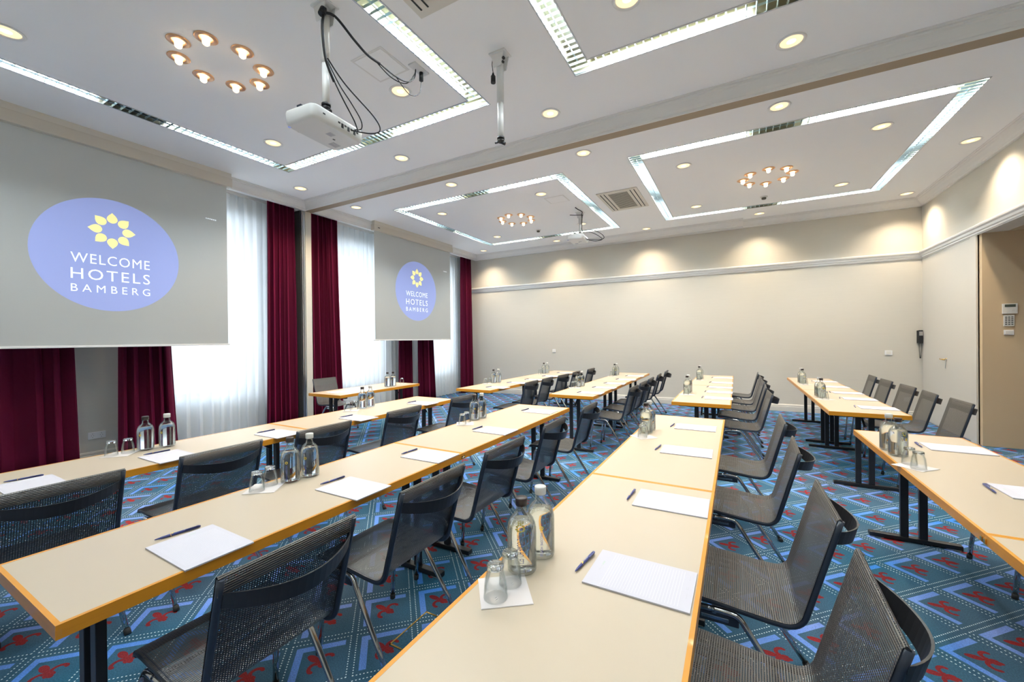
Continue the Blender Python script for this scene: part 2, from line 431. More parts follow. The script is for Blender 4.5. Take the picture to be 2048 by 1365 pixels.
# door in the right wall
d = tag(empty('door_1', (XR, 8.72, 0)), kind='structure')
MB().box(-.012, .0, -.80, .83, .02, 2.785, bev=.003).build('door_leaf', 'cream_paint', d)
MB().box(-.003, .0, -.8145, -.8005, .0, 2.787).build('door_gap', 'dark_gap', d)
fr = MB(); fr.box(-.02, .02, -.97, -.815, 0, 2.79, bev=.004)
fr.build('door_frame', 'cream_paint', d)
h = MB(); h.lathe([(0, 0), (.022, 0), (.024, .006), (.012, .010), (.010, .04), (.0, .04)], 16); h.xf(Matrix.Translation((-.012, -.06, 1.09)) @ Matrix.Rotation(R(-90), 4, 'Y'))
h.tube([(-.048, -.06, 1.09), (-.052, -.03, 1.093), (-.050, .02, 1.088), (-.046, .06, 1.095)], [.008, .009, .007, .009])
hd = h.build('door_handle', 'brass', d)
k = MB(); k.box(-.03, -.012, -.085, -.07, 1.07, 1.10); k.tube([(-.03, -.078, 1.07), (-.028, -.08, 1.02), (-.03, -.078, .985)], .003, 6); k.box(-.034, -.028, -.088, -.070, .955, .985); k.build('key', 'steel', hd)

# ------------------------------------------------------------------ ceiling fixtures
def light_frame(key, label):
    x0, x1, y0, y1 = FR[key]; cx, cy = (x0+x1)/2, (y0+y1)/2
    e = tag(empty('ceiling_light_frame', (cx, cy, CZ)), label, 'ceiling light', 'square louvred fluorescent frames')
    a, b = (x1-x0)/2, (y1-y0)/2; W = FW_
    ch = MB(); tk = .003; top = .10; bot = -.001
    for s in (-1, 1):
        for (lo, hi, half) in ((a-W, a, b), ):
            xa, xb = (s*lo, s*hi) if s > 0 else (s*hi, s*lo)
            ch.box(xa, xb, -half, half, top, top+tk)
            ch.box(xb-tk, xb, -half, half, bot, top) ; ch.box(xa, xa+tk, -half+(W if s > 0 else W), half-W, bot, top)if s > 0 else ch.box(xb-tk, xb, -half+W, half-W, bot, top)
            if s < 0: ch.box(xa, xa+tk, -half, half, bot, top)
        ya, yb = (b-W, b) if s > 0 else (-b, -b+W)
        ch.box(-a+W, a-W, ya, yb, top, top+tk)
        ch.box(-a, a, yb-tk if s > 0 else ya, yb if s > 0 else ya+tk, bot, top)
        ch.box(-a+W, a-W, ya if s > 0 else yb-tk, ya+tk if s > 0 else yb, bot, top)
    ch.build('channel', 'reflector_gap', e)
    rim = MB(); r_ = .006
    for s in (-1, 1):
        for q in (a, a-W): rim.box(s*q-r_, s*q+r_, -(b if q == a else b-W)-r_, (b if q == a else b-W)+r_, -.004, .0)
        for q in (b, b-W): rim.box(-(a if q == b else a-W), (a if q == b else a-W), s*q-r_, s*q+r_, -.0045, .0)
    rim.build('rim', 'alu', e)
    lv = MB(); st = .065; bh = .020
    for s in (-1, 1):
        n = int((2*b-.02)/st)
        for i in range(n+1):
            y = -b+.01+(2*b-.02)*i/n
            xa, xb = (a-W+.004, a-.004) if s > 0 else (-a+.004, -a+W-.004)
            lv.prism([(y-.006, bh), (y+.006, bh), (y+.001, .002), (y-.001, .002)], 'x', xa, xb)
        n = int((2*(a-W))/st)
        for i in range(1, n):
            x = -a+W+(2*(a-W))*i/n
            ya, yb = (b-W+.004, b-.004) if s > 0 else (-b+.004, -b+W-.004)
            lv.prism([(x-.006, bh), (x+.006, bh), (x+.001, .002), (x-.001, .002)], 'y', ya, yb)
        # lengthwise side reflectors
        xa, xb = (a-W+.004, a-.004) if s > 0 else (-a+.004, -a+W-.004)
        lv.box((xa+xb)/2-.002, (xa+xb)/2+.002, -b+W, b-W, .004, bh); 
        ya, yb = (b-W+.004, b-.004) if s > 0 else (-b+.004, -b+W-.004)
        lv.box(-a+W, a-W, (ya+yb)/2-.002, (ya+yb)/2+.002, .004, bh)
    lv.build('louver', 'louver_metal', e)
    L = 1.17
    for s in (-1, 1):
        for t in (-1, 1):
            for vert in (0, 1):
                half = (b if vert else a)
                mid = t*(half-W-.02-L/2)
                ld = bpy.data.lights.new('fluorescent_tube_light', 'AREA'); ld.shape = 'RECTANGLE'; ld.energy = TUBE; ld.color = (.84, .94, 1.0)
                lo = bpy.data.objects.new('fluorescent_tube_light', ld); COL.objects.link(lo); lo.parent = e
                if vert: lo.location = (s*(a-W/2), mid, .085); ld.size = .06; ld.size_y = L
                else: lo.location = (mid, s*(b-W/2), .085); ld.size = L; ld.size_y = .06
light_frame('L1', 'square louvred light frame in the ceiling around the near projector')
light_frame('R1', 'square louvred light frame at top centre, cut off by the photo edge')
light_frame('L2', 'square louvred light frame around the far projector')
light_frame('R2', 'square louvred light frame nearest the right wall, around a ring of bulbs')

def make_downlight():
    e = empty('downlight')
    MB().lathe([(.100, 0), (.104, -.004), (.098, -.009), (.082, -.007), (.078, -.001), (.078, 0)], 40).build('ring', 'white_enamel', e)
    MB().lathe([(.078, -.001), (.05, -.0025), (.032, -.003)], 32).build('reflector', 'lamp_rim', e)
    MB().lathe([(.0325, -.003), (.02, -.0036), (0, -.0038)], 24).build('lamp', 'lamp_glow', e)
    return e
def spot(x, y, parent, power=SPOT, size=R(118)):
    ld = bpy.data.lights.new('downlight_beam', 'SPOT'); ld.energy = power; ld.spot_size = size; ld.spot_blend = .9; ld.color = (1, .82, .60); ld.shadow_soft_size = .05
    lo = bpy.data.objects.new('downlight_beam', ld); COL.objects.link(lo); lo.parent = parent; lo.location = (0, 0, -.02)
DL0 = make_downlight()
rowsx_a = (-5.87, -3.78, -1.69, .40, 2.50); rowsx_b = (-4.80, -2.77, -.62, 1.45)
DL = [(x, .87) for x in (-4.80,)] + [(x, 2.89) for x in (-4.80, -2.77, -.65)] + [(x, 3.95) for x in rowsx_a[:4]] + [(x, 5.0) for x in rowsx_a[:4]] + [(x, 6.06) for x in rowsx_b] + \
     [(2.51, 7.05)] + [(x, 8.06) for x in rowsx_b] + [(x, 9.14) for x in rowsx_a]
rowname = {.87: 'by the left photo edge', 2.89: 'inside the near light frames', 3.95: 'just before the beam', 5.0: 'just beyond the beam', 6.06: 'in the near half of the far frames', 7.05: 'alone by the right wall', 8.06: 'in the far half of the far frames', 9.14: 'along the back wall'}
cnt = {}
for i, (x, y) in enumerate(DL):
    e = DL0 if i == 0 else copy_tree(DL0)
    e.location = (x, y, CZ); spot(x, y, e)
    n = cnt.get(y, 0); cnt[y] = n+1
    if y in (.87, 7.05): lb = 'round warm recessed downlight, %s' % rowname[y]
    else: lb = 'round downlight, %s from the windows, row %s' % (ORD[n], rowname[y])
    tag(e, lb, 'downlight', 'round recessed downlights')
# unseen lamps of the same grid behind and above the camera
# ring lights
def make_ringlamp():
    e = empty('ring_spotlight')
    MB().lathe([(.076, 0), (.079, -.005), (.070, -.010), (.056, -.007), (.052, -.011), (.046, -.006), (.044, 0)], 28).build('ring', 'copper_ring', e)
    MB().lathe([(0, -.060), (.014, -.058), (.023, -.050), (.026, -.036), (.026, 0)], 14).build('bulb', 'bulb', e)
    return e
RL0 = make_ringlamp(); first = True
for (cx, cy, nm) in ((-3.80, 1.86, 'near left'), (-3.77, 7.07, 'far left'), (.41, 7.08, 'far right')):
    for k in range(8):
        a = R(22.5*0 + 45*k)
        e = RL0 if first else copy_tree(RL0); first = False
        e.location = (cx+.31*math.cos(a), cy+.31*math.sin(a), CZ)
        side = ['towards the right wall', 'right and far', 'towards the back wall', 'left and far', 'towards the windows', 'left and near', 'towards the camera wall', 'right and near'][k]
        tag(e, 'copper rimmed bulb of the %s ceiling ring, on the side %s' % (nm, side), 'spotlight', '%s ring of small ceiling bulbs' % nm)

def cassette(x0, x1, y0, y1, label):
    cx, cy = (x0+x1)/2, (y0+y1)/2; a, b = (x1-x0)/2, (y1-y0)/2
    e = tag(empty('air_conditioning_vent', (cx, cy, CZ)), label, 'air conditioner', 'ceiling air conditioning cassettes')
    m = MB()
    m.box(-a, a, -b, b, -.012, 0, bev=.003); m.build('panel', 'vent_frame', e)
    g = MB()
    g.box(-a+.17, a-.17, -b+.10, b-.10, -.0135, -.011)
    g.build('grille_backing', 'grille_dark', e)
    s = MB(); n = 15
    for i in range(n):
        y = -b+.12+(2*b-.24)*i/(n-1); s.box(-a+.17, a-.17, y-.006, y+.006, -.0165, -.0130)
    s.build('grille_slats', 'rail_paint', e)
    s = MB()
    for q in (-1, 1):
        for o in (a-.055, a-.115): s.box(q*o-.006, q*o+.006, -b+.06, b-.06, -.0150, -.0115)
    s.build('air_slots', 'dark_gap', e)
cassette(-2.0, -1.35, 6.52, 7.55, 'rectangular beige air conditioning cassette between the two far light frames')
cassette(-2.0, -1.35, 1.28, 2.31, 'beige air conditioning cassette cut off by the top photo edge')
def hatch(x0, x1, y0, y1, label):
    m = MB(); w_ = .012
    m.box(x0, x1, y0, y1, CZ-.004, CZ, bev=.001)
    o = tag(empty('access_hatch', ((x0+x1)/2, (y0+y1)/2, CZ)), label, 'ceiling hatch', 'ceiling access hatches')
    a, b = (x1-x0)/2, (y1-y0)/2
    MB().box(-a, a, -b, b, -.003, 0).build('frame', 'trim_paint', o)
    MB().box(-a+.02, a-.02, -b+.02, b-.02, -.006, -.003, bev=.001).build('lid', 'plaster', o)
    m.bm.free()
hatch(-2.83, -2.48, 2.37, 2.70, 'square white hatch in the ceiling beside the near projector')
hatch(-2.82, -2.47, 6.27, 6.59, 'square white hatch in the ceiling before the far projector')
def smoke(x, y, label):
    e = tag(empty('smoke_detector', (x, y, CZ)), label, 'smoke detector', 'ceiling smoke detectors')
    MB().lathe([(.055, 0), (.055, -.012), (.04, -.018), (.0, -.018)], 24).build('base', 'ivory_plastic', e)
    MB().lathe([(.034, -.018), (.034, -.030), (.030, -.034), (.036, -.036), (.03, -.046), (.012, -.050), (0, -.050)], 20).build('sensor', 'grille_dark', e)
smoke(-3.74, 8.02, 'small round smoke detector beyond the far left ring of bulbs')
smoke(.42, 8.08, 'small round smoke detector beyond the far right ring of bulbs')

# ------------------------------------------------------------------ projector mounts
def bez(pts, n=10):
    """smooth path through points"""
    P = [Vector(p) for p in pts]; out = []
    for i in range(len(P)-1):
        p0, p1, p2, p3 = P[max(i-1, 0)], P[i], P[i+1], P[min(i+2, len(P)-1)]
        for k in range(n):
            t = k/n
            out.append(.5*((2*p1)+(p2-p0)*t+(2*p0-5*p1+4*p2-p3)*t*t+(3*p1-p0-3*p2+p3)*t*t*t))
    out.append(P[-1]); return out
def mount(x, y, zb, label, ball=True):
    e = tag(empty('projector_mount', (x, y, CZ)), label, 'projector mount')
    p = MB(); p.box(-.075, .075, -.06, .06, -.012, 0, bev=.003)
    p.prism([(-.06, -.012), (.06, -.012), (.035, -.12), (-.035, -.12)], 'y', -.045, -.038); p.prism([(-.06, -.012), (.06, -.012), (.035, -.12), (-.035, -.12)], 'y', .038, .045)
    p.build('ceiling_plate', 'white_enamel', e)
    L = CZ-zb
    MB().tube([(0, 0, -.012), (0, 0, -L*.55)], .030, 20).build('outer_tube', 'white_enamel', e)
    MB().tube([(0, 0, -L*.55+.01), (0, 0, -L+.03)], .025, 20).build('inner_tube', 'white_enamel', e)
    b_ = MB(); b_.tube([(0, 0, -L+.045), (0, 0, -L+.03)], .031, 16)
    b_.tube([(0, 0, -L+.03), (0, 0, -L+.012), (0, 0, -L)], [.024, .030, .018], 14)
    b_.tube([(-.055, 0, -L+.012), (0, 0, -L+.010)], .008, 8); b_.tube([(.0, 0, -L+.006), (.035, .01, -L-.012)], .013, 8)
    b_.build('swivel_joint', 'black_plastic', e)
    k_ = MB(); k_.tube([(.060, -.055, -.075), (.060, -.040, -.075)], .012, 10); k_.tube([(.055, -.055, -.105), (.055, -.040, -.105)], .010, 10); k_.build('screw_knob', 'black_plastic', e)
    return e
mount(-1.70, 2.93, 3.10, 'empty white telescopic projector pole hanging from the ceiling, no projector on it')
pl = bpy.data.objects
e = bpy.data.objects.new('tmp', None)
def plug_part(parent):
    p = MB(); p.tube([(-.05, -.03, -.18), (-.05, -.03, -.235)], .020, 12); p.tube([(-.05, -.03, -.15), (-.05, -.03, -.18)], [.006, .014], 8); p.tube([(-.052, -.03, -.012), (-.06, -.03, -.08), (-.05, -.03, -.15)], .003, 6)
    return p
mt = [o for o in bpy.data.objects if o.name.startswith('projector_mount')][0]
plug_part(mt).build('hanging_plug', 'cable', mt)

def projector(x, y, z, label, rz=0.0):
    """body with the lens towards -x; underside at z"""
    e = tag(empty('projector', (x, y, z), rz), label, 'projector', 'white ceiling projectors')
    W, D, H = .46, .30, .095
    b = MB(); 
    pts = []
    for (sx, sy) in ((1, 1), (-1, 1), (-1, -1), (1, -1)):
        for k in range(7):
            a = {(1, 1): 0, (-1, 1): 90, (-1, -1): 180, (1, -1): 270}[(sx, sy)] + 90*k/6; r = .045
            pts.append((sx*(D/2-r)+r*math.cos(R(a)), sy*(W/2-r)+r*math.sin(R(a))))
    n = len(pts); rings = []
    for (zz, sc) in ((0.0, .90), (.006, .955), (.022, .99), (.05, 1.0), (H-.01, 1.0), (H, .985)):
        rings.append([b.bm.verts.new((p[0]*sc, p[1]*sc, zz)) for p in pts])
    for i in range(len(rings)-1):
        for k in range(n): b.bm.faces.new((rings[i][k], rings[i][(k+1) % n], rings[i+1][(k+1) % n], rings[i+1][k])).smooth = True
    b.bm.faces.new(rings[0][::-1]); b.bm.faces.new(rings[-1])
    b.build('housing', 'white_plastic', e)
    l = MB(); l.tube([(-D/2-.012, -.10, .05), (-D/2+.02, -.10, .05)], .036, 20); l.build('lens_ring', 'black_plastic', e)
    g = MB(); g.tube([(-D/2-.014, -.10, .05), (-D/2-.008, -.10, .05)], .026, 20); g.build('lens', 'pane', e)
    t = MB(); t.box(-.10, .10, -.16, .20, H, H+.012, bev=.003); t.box(-.02, .02, -.22, .10, H+.008, H+.02)
    for (px, py) in ((-.11, -.19), (.11, -.14), (-.10, .18), (.10, .2)): t.tube([(0, 0, H+.012), (px*.8, py*.8, H+.016), (px, py, H+.004)], .009, 8)
    t.build('mounting_bracket', 'dark_frame', e)
    c_ = MB()
    for i in range(7): c_.box(D/2-.004, D/2+.0015, -.02+.028*i, .0+.028*i, .03 if i % 2 else .05, .062)
    c_.box(D/2-.004, D/2+.0015, -.15, -.13, .05, .06)
    c_.build('connectors', 'black_plastic', e)
    v = MB()
    for i in range(9): v.box(-.09, -.03, .10+.008*i, .103+.008*i, -.0015, .001)
    v.build('vent_slots', 'print_grey', e)
    MB().box(.02, .07, -.02, .03, -.0012, .001).build('rating_plate', 'print_grey', e); MB().box(.0, .012, .06, .08, -.0012, .001).build('screw_cover', 'black_plastic', e)
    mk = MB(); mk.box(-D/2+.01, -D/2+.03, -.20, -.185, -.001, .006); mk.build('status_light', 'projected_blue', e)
    return e
projector(-2.64, 1.98, 2.985, 'white projector hung from the ceiling before the large left screen', R(4))
mount(-2.524, 1.90, 3.098, 'white ceiling pole carrying the near projector')
projector(-2.60, 7.32, 3.29, 'white projector hung from the ceiling before the far screen', R(4))
mount(-2.546, 7.306, 3.403, 'white ceiling pole carrying the far projector')
def cables(paths, label, name='projector_cable', extra=None):
    e = tag(empty(name, paths[0][0][0]), label, 'cable')
    o = Vector(paths[0][0][0])
    for pts, r in paths:
        MB().tube([p-o for p in bez(pts)], r, 8).build('cord', 'cable', e)
    for (p0, p1, r) in (extra or []): MB().tube([Vector(p0)-o, Vector(p1)-o], r, 10).build('plug', 'cable', e)
A0 = (-2.485, 1.86, 3.745)
cables([([A0, (-2.46, 1.83, 3.60), (-2.47, 1.86, 3.42), (-2.475, 1.93, 3.30)], .009),
        ([(-2.475, 1.92, 3.32), (-2.47, 2.00, 3.21), (-2.465, 2.09, 3.10), (-2.485, 2.14, 3.05)], .0045),
        ([(-2.478, 1.88, 3.42), (-2.47, 1.97, 3.30), (-2.45, 2.06, 3.20), (-2.45, 2.14, 3.12), (-2.47, 2.16, 3.07), (-2.485, 2.11, 3.045)], .004),
        ([(-2.478, 1.88, 3.44), (-2.47, 2.02, 3.33), (-2.40, 2.22, 3.17), (-2.38, 2.26, 3.08), (-2.42, 2.20, 3.04), (-2.488, 2.08, 3.03)], .005),
        ([A0, (-2.475, 1.95, 3.77), (-2.465, 2.10, 3.70), (-2.46, 2.22, 3.66), (-2.455, 2.34, 3.66)], .009),
        ([(-2.455, 2.34, 3.66), (-2.44, 2.48, 3.64), (-2.42, 2.60, 3.65), (-2.41, 2.68, 3.72), (-2.41, 2.70, 3.80)], .005),
        ([(-2.46, 2.30, 3.66), (-2.455, 2.46, 3.62), (-2.43, 2.60, 3.64), (-2.40, 2.67, 3.74), (-2.40, 2.69, 3.80)], .004),
        ([(-2.44, 2.50, 3.64), (-2.43, 2.64, 3.57), (-2.41, 2.74, 3.62), (-2.40, 2.76, 3.74)], .0035)],
       'bundle of black cables looping from the near projector pole to a ceiling socket', extra=[((-2.40, 2.76, 3.74), (-2.40, 2.76, 3.81), .018), ((-2.485, 1.86, 3.77), (-2.485, 1.84, 3.72), .022)])
so = tag(empty('ceiling_socket', (-2.40, 2.73, CZ)), 'white socket plate in the ceiling where the near projector cables end', 'socket')
MB().box(-.04, .04, -.09, .09, -.014, 0, bev=.003).build('plate', 'white_plastic', so)
B0 = (-2.50, 7.27, 3.78)
cables([([B0, (-2.49, 7.25, 3.70), (-2.50, 7.27, 3.60), (-2.505, 7.28, 3.50), (-2.49, 7.30, 3.46)], .008),
        ([(-2.49, 7.30, 3.48), (-2.36, 7.40, 3.50), (-2.22, 7.50, 3.44), (-2.16, 7.54, 3.36), (-2.24, 7.50, 3.32), (-2.45, 7.42, 3.34)], .006),
        ([(-2.50, 7.28, 3.44), (-2.38, 7.42, 3.46), (-2.26, 7.52, 3.40), (-2.20, 7.54, 3.33), (-2.30, 7.48, 3.30), (-2.44, 7.46, 3.33)], .006),
        ([B0, (-2.47, 7.20, 3.80), (-2.50, 7.05, 3.81), (-2.52, 6.98, 3.825)], .008), ([(-2.50, 7.26, 3.76), (-2.62, 7.20, 3.76), (-2.70, 7.18, 3.77)], .006)],
       'tangle of black cables around the far projector pole')
lp = empty('tmp2'); bpy.data.objects.remove(lp)

# ------------------------------------------------------------------ text and logo
def text_mesh(txt, width, height, spacing=1.0):
    """flat mesh of txt, lower left at origin in the (x,y) plane, scaled to width x height"""
    cu = bpy.data.curves.new('t', 'FONT'); cu.body = txt; cu.size = 1; cu.space_character = spacing; cu.fill_mode = 'FRONT'; cu.resolution_u = 3
    ob = bpy.data.objects.new('t', cu); COL.objects.link(ob)
    dg = bpy.context.evaluated_depsgraph_get(); me = bpy.data.meshes.new_from_object(ob.evaluated_get(dg))
    bpy.data.objects.remove(ob); bpy.data.curves.remove(cu)
    xs_ = [v.co.x for v in me.vertices]; ys_ = [v.co.y for v in me.vertices]
    x0, x1, y0, y1 = min(xs_), max(xs_), min(ys_), max(ys_)
    bm = bmesh.new(); bm.from_mesh(me); bpy.data.meshes.remove(me)
    for v in bm.verts: v.co = Vector(((v.co.x-x0)/(x1-x0)*width, (v.co.y-y0)/(y1-y0)*height, 0))
    return bm
def add_bm(mb, bm, mtx):
    bmesh.ops.transform(bm, matrix=mtx, verts=bm.verts)
    me = bpy.data.meshes.new('x'); bm.to_mesh(me); bm.free(); mb.bm.from_mesh(me); bpy.data.meshes.remove(me)
def petal_pts(r0, r1, wd, ang, n=9):
    """teardrop from radius r0 to pointed r1"""
    P = []
    L = r1-r0
    prof = [(0, 0), (.03, .35), (.12, .72), (.28, .97), (.42, 1.0), (.58, .88), (.75, .60), (.88, .28), (1, 0)]
    for t, w_ in prof: P.append((r0+L*t, wd*w_))
    for t, w_ in prof[-2:0:-1]: P.append((r0+L*t, -wd*w_))
    c_, s_ = math.cos(ang), math.sin(ang)
    return [(p[0]*c_-p[1]*s_, p[0]*s_+p[1]*c_) for p in P]
# screens: plane x = XS, facing +x
XS = -6.25
def screen(y0, y1, zb, cy, cz, cr, label, plabel):
    e = tag(empty('projection_screen', (XS, (y0+y1)/2, zb)), label, 'projection screen', 'roll-down projection screens')
    cyl = (y0+y1)/2; hw = (y1-y0)/2; H = 3.66-zb
    MB().box(-.0015, .0015, -hw, hw, .0, H).build('screen_cloth', 'screen_fabric', e)
    MB().box(-.010, .010, -hw-.03, hw+.02, -.018, .006, bev=.004).build('bottom_bar', 'white_enamel', e)
    cs = MB(); cs.box(-.035, .065, -hw-.05, hw+.05, H-.02, H+.105, bev=.012); cs.build('case', 'screen_case', e)
    cs = MB(); cs.box(-.02, .058, -hw-.04, hw+.04, H+.105, H+.17); cs.build('case_bracket', 'rail_paint', e)
    b_ = MB(); b_.box(.064, .0665, -hw+.04, -hw+.09, H+.035, H+.05); b_.build('case_mark', 'black_plastic', e)
    dy, dz = cy-cyl, cz-zb
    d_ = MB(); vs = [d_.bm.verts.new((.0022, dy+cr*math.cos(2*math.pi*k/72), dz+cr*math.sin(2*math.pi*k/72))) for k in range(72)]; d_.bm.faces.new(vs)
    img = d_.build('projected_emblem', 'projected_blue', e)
    fl = MB(); s_ = cr/.635
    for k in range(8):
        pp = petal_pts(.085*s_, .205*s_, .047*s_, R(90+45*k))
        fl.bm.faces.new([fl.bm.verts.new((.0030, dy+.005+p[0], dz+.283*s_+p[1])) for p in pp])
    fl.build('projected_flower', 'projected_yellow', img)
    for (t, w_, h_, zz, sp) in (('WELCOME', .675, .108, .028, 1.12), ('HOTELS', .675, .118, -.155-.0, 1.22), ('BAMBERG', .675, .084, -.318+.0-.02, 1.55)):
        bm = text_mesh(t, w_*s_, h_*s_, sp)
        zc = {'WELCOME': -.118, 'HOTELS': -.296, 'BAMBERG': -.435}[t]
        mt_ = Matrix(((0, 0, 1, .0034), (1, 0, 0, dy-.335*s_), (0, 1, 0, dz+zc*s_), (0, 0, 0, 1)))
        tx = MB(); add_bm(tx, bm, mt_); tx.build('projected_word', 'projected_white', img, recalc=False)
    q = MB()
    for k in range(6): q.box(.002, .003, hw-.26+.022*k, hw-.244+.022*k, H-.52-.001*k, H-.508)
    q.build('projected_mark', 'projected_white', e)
screen(.66, 3.09, 1.445, 1.885, 2.473, .635, 'large lowered projection screen nearest the camera with a blue round emblem', '')
screen(5.75, 8.17, 1.485, 6.965, 2.562, .658, 'far projection screen beyond the beam, showing the same blue emblem smaller', '')

# ------------------------------------------------------------------ curtains
def curtain(name, y0t, y1t, y0b, y1b, x, z1, m, folds, amp, label, cat, group, seed, z0=.01, solid=0):
    rnd = random.Random(seed); b = MB(); nu = folds*14; nv = 14
    ph = [rnd.uniform(-.5, .5) for _ in range(folds+1)]; am = [rnd.uniform(.65, 1.2) for _ in range(folds+1)]
    wb = [rnd.uniform(-1, 1) for _ in range(folds+2)]
    grid = []
    for j in range(nv+1):
        tz = j/nv; z = z1-(z1-z0)*tz; spread = tz**1.3
        row = []
        for i in range(nu+1):
            u = i/nu; fi = u*folds+.22*math.sin(2*math.pi*1.7*u+seed); k = max(0, min(int(fi), folds-1)); f_ = min(1, max(0, fi-k))
            aa = am[k]*(1-f_)+am[k+1]*f_
            ya = y0t*(1-spread)+y0b*spread; yb = y1t*(1-spread)+y1b*spread
            off = amp*aa*(.55+.45*tz)*math.sin(2*math.pi*fi+ph[k]*0.6)
            yy = ya+(yb-ya)*u + .25*amp*math.sin(4*math.pi*fi+1.0)*(.6+.4*tz) + .012*wb[k]*math.sin(3*tz)
            row.append(b.bm.verts.new((x+off, yy, z)))
        grid.append(row)
    for j in range(nv):
        for i in range(nu): b.bm.faces.new((grid[j][i], grid[j+1][i], grid[j+1][i+1], grid[j][i+1])).smooth = True
    o = b.build(name, m, recalc=False)
    if solid:
        md = o.modifiers.new('thickness', 'SOLIDIFY'); md.thickness = solid; md.offset = 0
    return tag(o, label, cat, group)
XV, XSH = -6.57, -6.78; ZT = 3.74
V = [(.95, 1.58, .93, 1.66, 'burgundy velvet curtain at the left photo edge, under the large screen', 4),
     (2.07, 2.52, 2.03, 2.66, 'burgundy velvet curtain right of the double socket, under the large screen', 5),
     (3.83, 4.31, 3.80, 4.33, 'full height burgundy velvet curtain left of the beam post', 6),
     (4.58, 5.17, 4.60, 5.27, 'full height burgundy velvet curtain right of the beam post', 6),
     (6.72, 7.10, 6.66, 7.10, 'burgundy velvet curtain under the far screen, left of the pier', 4),
     (7.36, 7.78, 7.36, 7.92, 'burgundy velvet curtain under the far screen, right of the pier', 4),
     (9.12, 9.52, 9.12, 9.56, 'narrow burgundy velvet curtain in the far corner by the back wall', 3)]
for i, (a, b_, c_, d_, lb, n) in enumerate(V):
    curtain('velvet_curtain', a, b_, c_, d_, XV, ZT, 'velvet', n, .068, lb, 'curtain', 'burgundy velvet curtains', i+11, solid=.004)
SH = [(-.3, 1.25, 'white sheer curtain behind the velvet at the left photo edge'), (2.35, 4.28, 'white sheer curtain between the large screen and the beam post'),
      (4.95, 7.15, 'white sheer curtain left of and behind the far screen'), (7.35, 9.50, 'white sheer curtain between the far screen and the corner curtain')]
for i, (a, b_, lb) in enumerate(SH):
    curtain('sheer_curtain', a, b_, a, b_, XSH, ZT, 'sheer', int((b_-a)/.13), .042, lb, 'sheer curtain', 'white sheer curtains', i+31)
# curtain track boxes (hold the curtains above the cornice edge)
for (a, b_, lb) in ((YF, 4.33, 'white double curtain track above the near windows'), (4.54, 9.6, 'white double curtain track above the far windows')):
    e = tag(empty('curtain_track', (-6.68, (a+b_)/2, ZT)), lb, 'curtain track', 'curtain tracks')
    h_ = (b_-a)/2
    MB().box(-.13, -.07, -h_, h_, .0, CZ-ZT).build('rail', 'white_enamel', e); MB().box(.07, .15, -h_, h_, .0, CZ-ZT).build('rail', 'white_enamel', e)

# ------------------------------------------------------------------ wall fittings
def socket_double():
    e = tag(empty('wall_socket', (XL, 1.93, .335)), 'white double wall socket on the pier between the two left curtains', 'wall socket')
    MB().box(0, .010, -.080, .080, -.042, .042, bev=.003).build('plate', 'socket_white', e)
    for s in (-1, 1):
        m = MB(); m.lathe([(.026, .0105), (.026, .008), (.022, .0085), (0, .0085)], 24); m.xf(Matrix.Translation((0, s*.040, 0)) @ Matrix.Rotation(R(90), 4, 'Y')); o = m.build('socket_insert', 'ivory_plastic', e)
        h_ = MB()
        for q in (-1, 1): h_.tube([(.009, s*.040+q*.010, 0), (.0105, s*.040+q*.010, 0)], .003, 8)
        h_.box(.009, .0115, s*.040-.003, s*.040+.003, .019, .024); h_.box(.009, .0115, s*.040-.003, s*.040+.003, -.024, -.019); h_.build('contact_holes', 'black_plastic', o)
socket_double()
def plate(name, x, z, w_, h_, label, cat):
    e = tag(empty(name, (x, YB, z)), label, cat)
    MB().box(-w_/2, w_/2, -.012, 0, -h_/2, h_/2, bev=.003).build('plate', 'socket_white', e)
    MB().box(-w_*.30, w_*.30, -.016, -.012, -h_*.30, h_*.30, bev=.002).build('rocker', 'ivory_plastic', e)
plate('light_switch', -4.065, 1.165, .085, .085, 'small white switch plate on the back wall left of the middle', 'switch')
plate('light_switch', 2.37, 1.16, .105, .085, 'white switch plate on the back wall left of the black telephone', 'switch')
e = tag(empty('wall_socket', (2.62, YB, .34)), 'white socket low on the back wall with a thin cable, behind right row chairs', 'wall socket')
MB().box(-.045, .045, -.012, 0, -.04, .04, bev=.003).build('plate', 'socket_white', e)
MB().tube(bez([(0, -.014, -.01), (.03, -.04, -.06), (.0, -.05, -.12), (-.08, -.05, -.12)]), .003, 6).build('cord', 'ivory_plastic', e)
e = tag(empty('wall_telephone', (2.775, YB, 1.44)), 'black wall telephone with hanging coiled cord in the right back corner', 'telephone')
MB().box(-.035, .035, -.045, 0, -.11, .11, bev=.01).build('base', 'black_plastic', e)
hs = MB(); hs.box(-.028, .028, -.085, -.045, -.115, .115, bev=.014); hs.build('handset', 'black_plastic', e)
MB().box(-.024, .024, -.0865, -.083, .02, .09, bev=.002).build('earpiece', 'steel', e)
cp = []
for k in range(120):
    t = k/119; a = k*1.7
    base = Vector((-.018+.036*t, -.05, -.11-.26*math.sin(math.pi*t)))
    cp.append(base+Vector((.006*math.cos(a), .006*math.sin(a), 0)))
MB().tube(cp, .0028, 5).build('coiled_cord', 'cable', e)
e = tag(empty('climate_controller', (3.075, AY, 1.79)), 'white climate controller with dark display on the alcove wall', 'thermostat')
MB().box(-.066, .066, -.022, 0, -.058, .072, bev=.004).build('housing', 'ivory_plastic', e)
MB().box(-.048, .048, -.0235, -.0215, .028, .062).build('display', 'lcd', e)
bt = MB()
for k in range(3): bt.box(.015+.016*k, .026+.016*k, -.0245, -.0215, -.02, -.010)
bt.box(-.03, -.018, -.0235, -.0215, -.045, -.040); bt.build('buttons', 'vent_frame', e)
